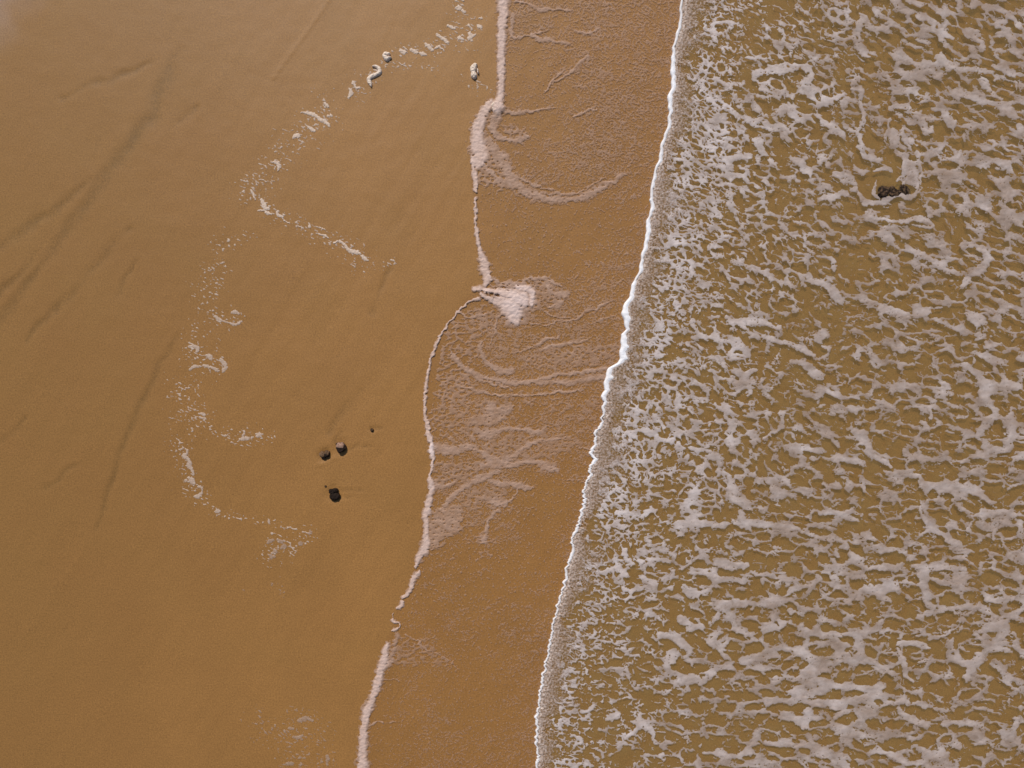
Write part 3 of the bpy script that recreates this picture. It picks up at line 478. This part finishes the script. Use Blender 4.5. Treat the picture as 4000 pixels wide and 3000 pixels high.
M_ROCK = rock_mat('dark_rock', (.016, .009, .0055), (.24, .14, .075))
M_ROCKP = rock_mat('dark_rock_pale_face', (.020, .011, .007), (.36, .22, .16))
# ---------------- sand
def far_axis(a, b, h, lo, hi):
    mid = np.arange(a, b+h, h); k = np.array([.6, 1.5, 3.5, 8, 20, 50, 120, 300, 800, 2000])*100
    return np.concatenate([(a-k[::-1])[a-k[::-1] > lo], mid, (mid[-1]+k)[mid[-1]+k < hi]]).astype(np.float32)
def far_grid(a, b, c, d, h, lo=-3e5, hi=3e5):
    g = Grid(0, 0, 1, 1, 1); g.u = far_axis(a, b, h, lo, hi); g.v = far_axis(c, d, h, lo, hi); g.U, g.V = np.meshgrid(g.u, g.v); g.h = h; return g
GROOVES = """
f: 392,110,18 372,140,22 345,200,30 335,235,26 300,285,24 265,335,24 225,390,26 190,440,22 150,490,22 100,560,18 60,610,20 25,660,22 -20,720,26
f: -30,560,18 0,537,20 50,497,18 110,462,16 150,425,12 200,385,8 / 330,135,6 300,150,12 240,172,14 190,187,12 130,212,8
f: 425,235,8 405,250,14 380,268,10 / 280,490,8 250,520,14 200,580,16 150,640,14 90,700,10 60,740,8 / 80,545,8 30,600,12 -20,650,14
f: 385,720,6 365,755,12 325,830,14 300,890,12 272,955,12 245,1025,12 228,1085,10 205,1140,8 / 170,1000,6 130,1030,10 95,1055,7
k: 760,560,30 860,520,26 1000,500,22 1200,500,14 / 700,1300,24 820,1330,24 960,1360,20 1150,1350,12 / 660,1450,20 800,1480,20 1000,1500,14
f: 838,580,8 800,680,10 / 780,840,10 745,880,12 712,930,12 / 60,905,6 0,955,12 / 300,560,6 250,640,8
k: 1200,170,40 1225,145,40 1280,130,34 1400,132,24 1560,136,18 / 540,330,60 610,270,40 650,225,20 / 560,420,40 640,395,40 800,370,30 / 500,1260,46 540,1205,50 620,1170,40 / 230,640,50 300,590,40 420,540,40 / 380,1330,50 420,1300,40
"""
RIDGES = """
k: 200,850,20 330,815,30 450,752,26 550,712,18 / 470,1578,14 560,1584,22 660,1556,12
k: 190,865,30 260,850,44 340,822,50 420,778,46 480,740,36 560,712,24 / 440,1560,24 520,1586,34 600,1578,34 680,1550,20 / 1150,240,34 1230,270,40 1300,255,30
f: 715,-10,3 690,30,4 640,100,4 590,170,3
"""
def relief(g):
    ww = (g.U+20*fbm(g.U/110, g.V/110, 201, 2), g.V+20*fbm(g.U/80, g.V/80, 202, 3)); L = crop_strokes(GROOVES)
    for q in L[:-8]: q[:, 2] *= 1.05
    G = strokes(g, L, ww, reach=3); R = strokes(g, crop_strokes(RIDGES), reach=2)
    fade = np.clip(.62+.9*fbm(g.U/130, g.V/150, 211, 3), .1, 1.2)
    return sstep(-1.0, 1.1, G)*fade, sstep(-.6, .8, R)
def sand_z(U, V, gr, rd):
    d = U-crest_u(V)
    z = -.006*np.clip(d/100, -60, 400)*.0-.03*sstep(0, 300, d)-.00004*np.clip(d, 0, 1e5)
    near = np.exp(-((U-2000)/4000)**2-((V-1500)/4000)**2)
    z = z+near*(.014*fbm(U/260, V/200, 203, 3)+.006*fbm(U/55, V/45, 204, 3)+.010*fbm((U+V*.62)/60, (V-U*.4)/600, 205, 3))
    z = z-.026*gr+.026*rd
    for (ru, rv, rr) in ((1270, 1780, 26), (1332, 1752, 28), (1305, 1932, 30), (1453, 1681, 10)):   # scour round the stranded rocks
        q = np.hypot(U-ru, V-rv)/rr; z = z-.035*np.exp(-(q*.95)**4)
    return z
gs = far_grid(-200, 4200, -200, 3200, 9.0)
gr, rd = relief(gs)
zs = sand_z(gs.U, gs.V, gr, rd)
D0 = wash_edge_u(gs.V)-gs.U
damp = sstep(1500, 100, D0+180*fbm(gs.U/400, gs.V/400, 206, 2))*(.75+.4*fbm(gs.U/250, gs.V/350, 207, 3))
olive = np.clip(sstep(900, 1900, D0)*.45+.5*sstep(0, 500, gs.U-crest_u(gs.V))+.35*fbm(gs.U/300, gs.V/260, 208, 3), 0, 1)
dry = .8*sstep(240, -40, gs.U+gs.V*.8+90*fbm(gs.U/120, gs.V/120, 209, 3))
hull = poly_mask(gs, [(-9e5, -9e5), (9e5, -9e5), (9e5, 9e5), (-9e5, 9e5)], 1)*0+1.0
sand = contour('beach_sand', gs, hull, zs, zs, M_SAND, dict(damp=np.clip(damp, 0, 1), olive=olive, dry=dry, groove_tone=np.clip(.36*gr, 0, 1)))
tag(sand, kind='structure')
# ---------------- water: a thin film on the wet strip, knee deep bore behind the crest
gw = far_grid(1200, 4200, -200, 3200, 12.0)
def water_z(U, V):
    d = U-crest_u(V); film = sand_z(U, V, 0, 0)+.008
    return film+(SEA_Z-film)*sstep(-2, 22, d)+(.012*fbm(U/170, V/110, 301, 3)+.004*fbm(U/40, V/30, 302, 2))*sstep(20, 120, d)*np.exp(-((U-3000)/4000)**2-((V-1500)/4000)**2)
zw = water_z(gw.U, gw.V)
Fw = (gw.U-wash_edge_u(gw.V))/10
deep = sstep(0, 60, gw.U-crest_u(gw.V))
zsand_w = np.full(zw.shape, .0)
water = contour('sea_water', gw, Fw, zw, zw, M_WATER, dict(deep=deep)); tag(water, kind='structure')
# ---------------- foam afloat on the sea
g = Grid(1990, -420, 4420, 3420, 3.0)
F, d, white, cover = sea_field(g)
F = np.minimum(F, (d-12)/8)
zb = water_z(g.U, g.V)+.003
zt = zb+.011*(1-np.exp(-np.maximum(F, 0)*5))*(1+.9*fbm(g.U/15, g.V/11, 303, 3))
o = contour('sea_foam', g, F, zt, zb, M_SEAFOAM, dict(white=white, cover=np.clip(cover, 0, 1)))
tag(o, 'net of pale foam drifting on the shallow olive water behind the wave', 'foam', kind='stuff')
# ---------------- bubbly margin behind the crest
g = Grid(2000, -420, 2920, 3420, 2.6)
F, d = froth_field(g)
zb = water_z(g.U, g.V)+.010; zt = zb+.010*(1-np.exp(-np.maximum(F, 0)*4))+.010*fbm(g.U/7, g.V/6, 304, 2)
white = .22+.8*fbm(g.U/7, g.V/6, 305, 2)+.35*sstep(50, 0, d); cover = np.clip(.36+.34*sstep(90, 0, d)+1.0*fbm(g.U/8, g.V/7, 306, 2), .04, 1)
o = contour('froth', g, F, zt, zb, M_FROTH, dict(white=white, cover=cover))
tag(o, 'fine bubbly froth directly behind the white wave crest', 'froth', kind='stuff')
# ---------------- foam of the last wave on the wet strip
g = Grid(1320, -420, 2710, 3420, 2.3)
F, cover, white, hgt, crease, E = wash_field(g)
zb = (sand_z(g.U, g.V, 0, 0)+.011).astype(np.float32)
lump = fbm(g.U/14, g.V/11, 307, 3)
zt = zb+.011*hgt*(1-np.exp(-np.maximum(F, 0)*6))*(1+.55*lump)-.022*crease
mound = np.exp(-(((g.U-1945)/26)**2+((g.V-420)/30)**2))+.7*np.exp(-(((g.U-2010)/45)**2+((g.V-1190)/38)**2))+.5*np.exp(-(((g.U-1930)/90)**2+((g.V-1150)/20)**2))
zt = zt+.07*mound*(F > .02); zt = np.maximum(zt, zb+.001)
o = contour('wash_foam', g, F, zt, zb, M_WASH, dict(white=white, cover=cover))
tag(o, 'thin lacy foam left on the wet strip with a thicker line along its landward edge', 'foam', kind='stuff')
# ---------------- the crest
vv = np.arange(-600, 3601, 2.6, dtype=np.float32); K = 15; tt = np.linspace(0, 1, K)
cu = crest_u(vv); cw = crest_w(vv)
co = np.zeros((len(vv), K, 3), np.float32); wt = np.zeros((len(vv), K), np.float32)
for k, t in enumerate(tt):
    uu = cu-2+(cw+2)*t
    prof = math.sin(math.pi*min(1, t**.55*1.04))**.75 if 0 < t < 1 else 0
    top = .035+.0014*cw
    co[:, k, 0] = X(uu); co[:, k, 1] = Y(vv)
    co[:, k, 2] = .004+(SEA_Z-.012)*(t**.6)+top*prof*(1+.16*fbm(vv/16, uu/12, 98, 2)) if 0 < t else .002
    wt[:, k] = np.clip(.85+.3*perlin(vv/30, vv*0+t, 99)-.45*max(0, t-.7)*2, 0, 1)*np.clip((cw-2)/12, .35, 1)
n = np.arange((len(vv)-1)*(K-1)); i = n//(K-1); j = n % (K-1)
L = np.stack([i*K+j, (i+1)*K+j, (i+1)*K+j+1, i*K+j+1], 1).ravel()
o = mk_mesh('wave_crest', co.reshape(-1, 3), L, np.arange(len(n))*4, M_CREST, dict(white=wt.ravel()))
tag(o, 'bright white foam crest running down the front of the incoming wave', 'wave')
# ---------------- foam fragments stranded on the sand: each large one is a thing
GRP = 'foam flecks stranded on the sand'
def fleck(name, crop, pts, label, h=.018, white=.55, cover=.92, seed=0, step=1.6, rough=.3, cat='foam fleck', group=GRP, steep=False):
    lines = crop_strokes(crop+': '+pts); A = np.vstack(lines); m = A[:, 2].max()+12
    g = Grid(A[:, 0].min()-m, A[:, 1].min()-m, A[:, 0].max()+m, A[:, 1].max()+m, step)
    s = 11+seed*7
    ww = (g.U+5*fbm(g.U/9, g.V/9, s, 3), g.V+5*fbm(g.U/9, g.V/9, s+1, 3))
    S = strokes(g, lines, ww if not steep else (g.U+1.5*fbm(g.U/9, g.V/9, s, 2), g.V+1.5*fbm(g.U/9, g.V/9, s+1, 2)), pad=1)
    F = S+rough*fbm(g.U/6, g.V/5, s+2, 3)*(0 if steep else 1)+(.12 if not steep else 0)
    gr, rd = relief(g); zb = sand_z(g.U, g.V, gr, rd)-.001
    if steep: zt = zb+h*np.sqrt(np.clip(1-(1-np.clip(F, 0, 1))**2, 0, 1))*(1+.25*fbm(g.U/7, g.V/6, s+4, 3))
    else: zt = zb+h*(1-np.exp(-np.maximum(F, 0)*3))*(1+.4*fbm(g.U/7, g.V/6, s+4, 2))+.001
    P = pieces(F)
    org = (X(float(A[:, 0].mean())), Y(float(A[:, 1].mean())), 0)
    at = dict(white=np.full(F.shape, white)+.25*fbm(g.U/6, g.V/6, s+5, 2), cover=np.full(F.shape, cover)+.15*fbm(g.U/8, g.V/8, s+6, 2))
    short = label.split(',')[0]
    for q, Fp in enumerate(P[:3]):
        tag(contour(name, g, Fp, zt, zb, M_FLECK, at, origin=org), (label, 'lesser piece by the '+short, 'least piece by the '+short)[q], cat, group)
fleck('foam_lump', 'a', '1425,345,26 1432,336,30 1450,336,24 / 1428,352,28 1440,366,30 1452,360,22 1466,358,8', 'round creamy foam lump curled round a dark hollow, just above the S-shaped one', .11, .85, 1, 1, 1.2, cat='foam lump', group='tall foam lumps on the sand', steep=True)
fleck('foam_lump', 'a', '1354,412,10 1372,412,20 1392,425,26 1395,448,28 1375,462,26 1350,472,28 1330,488,28 1332,505,26 1340,522,20 1344,535,9', 'S-shaped creamy foam lump snaking across the bare sand', .09, .8, 1, 2, 1.2, cat='foam lump', group='tall foam lumps on the sand', steep=True)
fleck('foam_lump', 'a', '1985,405,28 1975,422,42 1972,440,34 / 1974,455,32 1977,468,40 1980,476,28 / 2000,432,10 2002,452,12', 'tall double foam lump with a black shadow, alone beside the vertical foam band', .14, .85, 1, 3, 1.2, cat='foam lump', group='tall foam lumps on the sand', steep=True)
fleck('foam_lump', 'b', '450,830,26 465,812,30 492,806,30 512,820,24 / 455,855,26 475,880,30 500,890,20 / 480,805,20', 'foam mound with a dark crack where the vertical band widens into the wash', .09, .75, 1, 4, 1.2, cat='foam lump', group='tall foam lumps on the sand', steep=True)
FL = [('a','1905,-4,22 1912,4,12','foam fleck cut by the top border above the strand line'),
('a','1868,48,14 1882,40,22 1888,52,26','three-cornered foam fleck high in the diagonal line near the top border'),
('a','1908,68,20 1920,72,14','small oval fleck below the three-cornered one near the top border'),
('a','2010,112,14 2024,112,16','lone round fleck nearest the vertical foam band at the top'),
('a','2008,162,24 2020,170,20','pale round fleck left of the vertical band, below the lone round one'),
('a','1815,157,14 1836,165,22 1860,178,12','slanting oval fleck at the upper side of the diagonal line'),
('a','1944,158,16 1950,165,12','tiny fleck between the slanting oval and the pale round one'),
('a','1752,216,20 1775,232,18 1800,248,22 1815,262,20','long slanting bar of foam in the diagonal strand line'),
('a','1888,234,26 1905,242,20 1916,247,6','plump fleck between the long bar and the knobbly one'),
('a','1952,206,22 1958,222,22 1946,238,22 1985,214,12','knobbly upright fleck at the right end of the plump row'),
('a','1680,270,18 1695,286,22 1712,302,24 1724,312,10','slanting bar of foam with a blunt upper end, left of the hooked sliver'),
('a','1742,298,12 1758,287,18 1770,294,14 1792,311,7','arched thin fleck right of the blunt slanting bar'),
('a','1588,306,16 1608,315,22 1630,325,16','oval bumpy fleck in the middle of the diagonal row'),
('a','1645,328,14 1662,334,24 1684,338,12','lemon-shaped fleck just right of the oval bumpy one'),
('a','1526,312,20 1542,320,28 1560,324,8','star-like fleck right of the round foam lump'),
('a','1542,292,8 1556,300,14','short dash of foam above the star-like fleck'),
('a','1514,386,7 1530,398,9 1548,396,9 1552,388,6','thin hook of foam below the diagonal row'),
('a','1205,542,8 1218,562,20 1218,582,26 1204,602,14','crescent of foam below and left of the S-shaped lump'),
('a','1232,508,20 1242,528,14 1254,544,16 1272,540,14','split fleck between the crescent and the S-shaped lump'),
('a','1052,634,10 1064,646,20 1076,660,14','oval fleck above the longest ragged strip'),
('a','912,694,8 942,696,14 972,704,26 1000,714,18 1022,734,22 1050,746,24 1078,768,20 1088,782,10','longest ragged strip of foam half way down the diagonal line'),
('a','1076,718,16 1094,714,18','blunt fleck at the right of the longest ragged strip'),
('a','958,786,14 974,797,22 994,812,14','slanting fleck just below the longest ragged strip'),
('a','862,850,12 878,838,26 900,834,14 892,850,12','broken clump of foam left of the slanting fleck'),
('a','728,1002,10 750,1002,14 768,1012,22 775,1030,22 768,1050,10 / 770,1000,10 782,1002,6','bracket-shaped fleck on the left of the diagonal line'),
('a','602,1174,10 612,1192,16 620,1212,14 626,1232,8','narrow upright fleck at the point where the diagonal line turns back'),
('a','668,1236,20 680,1262,26 690,1284,26 712,1290,18 / 652,1298,14 680,1300,10 704,1316,18 730,1320,12','branching clump of foam just after the turn of the strand line'),
('a','764,1308,16 768,1326,18 798,1338,12 / 805,1360,8 840,1380,8','angular clump following the branching one down the lower arm'),
('a','962,1384,12 962,1398,20 / 890,1392,8 915,1410,6','small three-cornered fleck midway along the lower arm'),
('a','1005,1440,8 1040,1450,14 1062,1456,14 1080,1472,8 / 1040,1410,10 1060,1418,8','wavy pair of slivers before the end clump of the lower arm'),
('a','1115,1500,14 1135,1488,14 / 1148,1486,14 1180,1512,16 1200,1540,20 1222,1552,26 1255,1558,26 1275,1566,14 / 1285,1578,14 1298,1592,24 1320,1606,14','rough pinkish clump that ends the lower arm of the strand line'),
('g','363,498,12 378,496,16 394,505,10','pale cap above the long curved foam line, left of centre'),
('g','284,516,12 300,528,14 320,538,8 348,546,8 372,553,12 392,550,12 404,540,12','long shallow curve of foam at the foot of the upper left cluster'),
('g','166,656,12 186,654,16 206,664,14 200,680,10','crooked fleck at the head of the sail-shaped cluster'),
('g','248,698,16 262,704,22 266,712,16','round fleck inside the sail-shaped cluster'),
('g','168,762,10 186,750,14 220,748,10 / 232,744,12 262,752,12 284,760,14 300,770,10','beaded foam line under the sail-shaped cluster'),
('g','312,716,14 326,734,20 334,750,16 322,768,14','hooked fleck that closes the right side of the sail-shaped cluster'),
('g','222,966,12 234,972,14 / 212,984,8 240,990,8','forked fleck above the row with the bright pair, far left'),
('g','400,1088,12 418,1082,20 436,1082,18 / 420,1060,10 412,1068,8','bright ragged fleck, left of the pair at the end of the short row'),
('g','480,1072,14 490,1064,18 498,1072,10 / 455,1078,12','bright fleck ending the short row, right one of the pair'),
('g','152,1132,12 156,1150,12 140,1164,20 158,1176,12 166,1196,20 164,1210,20 178,1228,12 186,1250,8','branching upright strip of foam at the far left of the strand line'),
('g','176,1270,20 180,1284,20 190,1292,8 / 150,1276,16','blunt fleck with a dot beside it below the branching upright strip'),
('g','206,1304,10 222,1310,10 224,1328,8 212,1346,16 200,1350,20 190,1348,8','open ring of foam below the blunt fleck with a dot'),
('g','290,1420,12 298,1418,20 308,1420,8','lone fleck at the lower bend of the left strand line'),
('g','524,1566,8 542,1556,18 556,1552,8 / 574,1550,12 590,1560,16 602,1556,10','pair of faint slivers left of the rocks, above the twin dots'),
('g','592,1590,12 604,1580,20 614,1584,8 / 680,1568,20','faint fleck with a round dot to its right, left of the lowest rock'),
('g','556,1608,18 566,1604,16 / 546,1630,20 560,1628,10','faint doubled fleck lowest in the left strand line'),
('g','720,1526,8 726,1516,16 728,1520,10','small fleck at the right end of the faint cluster'),
('h','1290,1455,12 1310,1448,22 1332,1446,16 1350,1456,10','faint grey smear low on the sand, left of the wash edge'),
('h','1248,1488,10 1264,1490,14 / 1230,1500,12','faint dotted fleck below and left of the grey smear'),
('h','1268,1526,10 1290,1528,14 1306,1520,10','faint double smear near the bottom of the bare sand'),
('h','1240,1640,14 1262,1640,16 / 1300,1644,16','faint pair of flecks almost at the bottom border'),
('h','1414,1608,14 1418,1620,16','faint fleck near the bottom border closest to the wash edge')]
for q, (crop, pts, lab) in enumerate(FL):
    fnt = 'faint' in lab
    fleck('foam_fleck', crop, pts, lab, .014 if crop != 'a' else .022, .10 if fnt else (.45 if crop == 'a' else .30), .55 if fnt else (.95 if crop == 'a' else .8), 20+q, rough=.45)
SC = {'crumbs of foam scattered along the upper diagonal strand line': "f: 985,5,30 1000,40,60 1015,75,60 980,85,50 940,100,40 900,105,30 860,110,26 850,130,30 815,150,30 775,190,50 / 700,225,50 690,260,70 650,290,70 610,330,60 590,355,60 570,380,60 540,405,60 525,420,40 / 1000,170,20 1040,185,30 1060,190,30 1075,210,16 / 860,140,20 960,150,16",
 'crumbs of foam scattered along the lower arm of the strand line': "f: 545,405,40 575,445,40 610,470,40 650,490,40 700,510,40 745,530,50 780,560,50 800,570,30 850,570,14",
 'crumbs of foam scattered down the far left strand line': "f: 550,505,16 520,515,24 480,530,46 / 470,575,40 455,600,60 450,640,50 455,670,40 480,690,50 515,685,30 / 425,705,30 415,740,50 430,770,70 460,785,50 / 400,850,80 410,890,70 440,900,50 410,920,40 / 450,930,26 500,942,36 545,942,44 590,945,20 / 380,960,40 395,990,44 400,1040,44 430,1070,30 470,1103,16 520,1115,14 600,1135,24 650,1150,40 670,1150,30 640,1180,40 600,1180,60 570,1200,30",
 'faint foam crumbs near the bottom border of the bare sand': "f: 630,1545,40 650,1565,60 650,1590,60 600,1590,60 560,1560,50 / 690,1560,40 700,1600,40 620,1650,60 660,1655,50 705,1640,50 / 600,1265,30 / 520,1270,14"}
for q, (lab, ln) in enumerate(SC.items()):
    lines = crop_strokes(ln); A = np.vstack(lines); g = Grid(A[:, 0].min()-60, A[:, 1].min()-60, A[:, 0].max()+60, A[:, 1].max()+60, 2.2)
    S = strokes(g, lines, (g.U+20*fbm(g.U/60, g.V/60, 401+q, 2), g.V+20*fbm(g.U/60, g.V/60, 411+q, 2)))
    F = fbm(g.U/12+.4*fbm(g.U/9, g.V/9, 461, 2), (g.V-.3*g.U)/8.5, 421+q, 3, .4)+.5*fbm(g.U/40, g.V/30, 431+q, 2)*.6-.50+.30*sstep(-.8, 1, S)-(S < -.7)
    gr, rd = relief(g); zb = sand_z(g.U, g.V, gr, rd)-.001; zt = zb+.012*(1-np.exp(-np.maximum(F, 0)*14))+.001
    ft = q == 3
    o = contour('foam_crumbs', g, F, zt, zb, M_FLECK, dict(white=np.full(F.shape, .1 if ft else .35)+.4*fbm(g.U/20, g.V/20, 441, 2), cover=np.full(F.shape, .5 if ft else .85)))
    tag(o, lab, 'foam crumbs', kind='stuff')
# ---------------- rocks
def block(name, parent, cu, cv, z, ru, rv, rz, rot, seed, mat, cuts=7, pale=None, flat=.78):
    rnd = random.Random(seed); bm = bmesh.new(); bmesh.ops.create_icosphere(bm, subdivisions=4, radius=1)
    pl = []
    for _ in range(cuts):
        a = rnd.uniform(0, 6.28); e = rnd.uniform(-.1, 1.0); nv = np.array([math.cos(a)*math.cos(e), math.sin(a)*math.cos(e), math.sin(e)]); pl.append((nv, rnd.uniform(flat-.12, flat+.1)))
    pl.append((np.array([0, 0, 1.0]), flat-.08))
    P = np.array([v.co[:] for v in bm.verts])
    for nv, k in pl:
        s = P@nv; P = P-np.outer(np.maximum(s-k, 0)*.93, nv)
    nz = fbm(P[:, 0]*2.3+seed, P[:, 1]*2.3+P[:, 2]*1.7, seed, 4)*.20+np.abs(fbm(P[:, 0]*5+P[:, 2]*3, P[:, 1]*5+seed, seed+3, 3))*.14
    P = P*(1+nz[:, None])
    if pale is None: pv = np.clip(fbm(P[:, 0]*2.5, P[:, 1]*2.5+9, seed+8, 3)*1.8+.1, 0, .5)*(P[:, 2] > .1)
    else: pv = sstep(pale[1]-.12, pale[1]+.08, P[:, 1])*sstep(-.15, .1, P[:, 2])*(1-sstep(pale[2], pale[2]+.15, P[:, 0]))*np.clip(.85+.8*fbm(P[:, 0]*4, P[:, 1]*4, seed+8, 3), 0, 1)*pale[0]
    P = P*np.array([ru, rv, rz])/100
    c, s = math.cos(rot), math.sin(rot); P = np.stack([P[:, 0]*c-P[:, 1]*s, P[:, 0]*s+P[:, 1]*c, P[:, 2]], 1)
    for v, p in zip(bm.verts, P): v.co = p
    me = bpy.data.meshes.new(name); bm.to_mesh(me); bm.free()
    at = me.attributes.new('pale', 'FLOAT', 'POINT'); at.data.foreach_set('value', pv.astype(np.float32))
    me.polygons.foreach_set('use_smooth', np.zeros(len(me.polygons), bool)); me.materials.append(mat)
    o = bpy.data.objects.new(name, me); C.objects.link(o)
    if parent: o.parent = parent; o.location = (X(cu)-parent.location.x, Y(cv)-parent.location.y, z)
    else: o.location = (X(cu), Y(cv), z)
    return o
def rock_root(name, u, v, label, cat='rock', group='rocks stranded on the sand'):
    e = bpy.data.objects.new(name, None); C.objects.link(e); e.location = (X(u), Y(v), 0); return tag(e, label, cat, group)
def kk(x, y): return 1200+x/4.88, 1640+y/4.88
r = rock_root('rock', *kk(340, 680), 'brown cleft rock in two blocks, left one of the pair on the sand')
block('block', r, *kk(300, 672), .03, 13.5, 16, 13, .45, 5, M_ROCK, pale=(.75, -.35, 1.2)); block('block', r, *kk(378, 640), .03, 12, 15.5, 15, -.25, 8, M_ROCK, pale=(.55, -.1, 1.2))
r = rock_root('rock', *kk(645, 540), 'dark rock with a pale pinkish upper face, right one of the pair on the sand')
block('block', r, *kk(648, 530), .02, 20, 22, 21, -.1, 13, M_ROCKP, pale=(1.0, .12, .45)); block('block', r, *kk(575, 465), .0, 7, 6, 6, .2, 15, M_ROCK)
r = rock_root('rock', *kk(515, 1420), 'jet black rock split across by a pale seam, lowest on the sand')
block('block', r, *kk(498, 1352), .02, 19, 12, 16, .22, 21, M_ROCK, pale=(0, 0, 0)); block('block', r, *kk(528, 1452), .02, 20, 17, 17, .1, 27, M_ROCK, pale=(0, 0, 0))
o = block('pebble', None, *kk(1237, 198), .01, 7.5, 7.5, 7, 0, 31, M_ROCK); tag(o, 'small dark stone with a drag line in the sand, above right of the rock pair', 'stone', 'small stones on the sand')
o = block('pebble', None, *kk(350, 1268), .0, 4.2, 4.6, 4, 0, 37, M_ROCK); tag(o, 'tiny black stone just above left of the jet black rock', 'stone', 'small stones on the sand')
def ss_(x, y): return 3200+x/4.424, 600+y/4.424
r = rock_root('sea_rock', *ss_(1250, 690), 'dark wet rocks breaking the surface among the sea foam', 'rocks', None)
block('block', r, *ss_(1080, 680), .08, 28, 27, 15, .5, 41, M_ROCK); block('block', r, *ss_(1235, 655), .05, 20, 25, 14, -.2, 44, M_ROCK); block('block', r, *ss_(1330, 690), .05, 27, 14, 10, .2, 47, M_ROCK)
block('block', r, *ss_(1450, 640), .05, 19, 27, 12, .3, 53, M_ROCK); block('block', r, *ss_(1530, 650), .0, 14, 9, 10, .3, 57, M_ROCK)
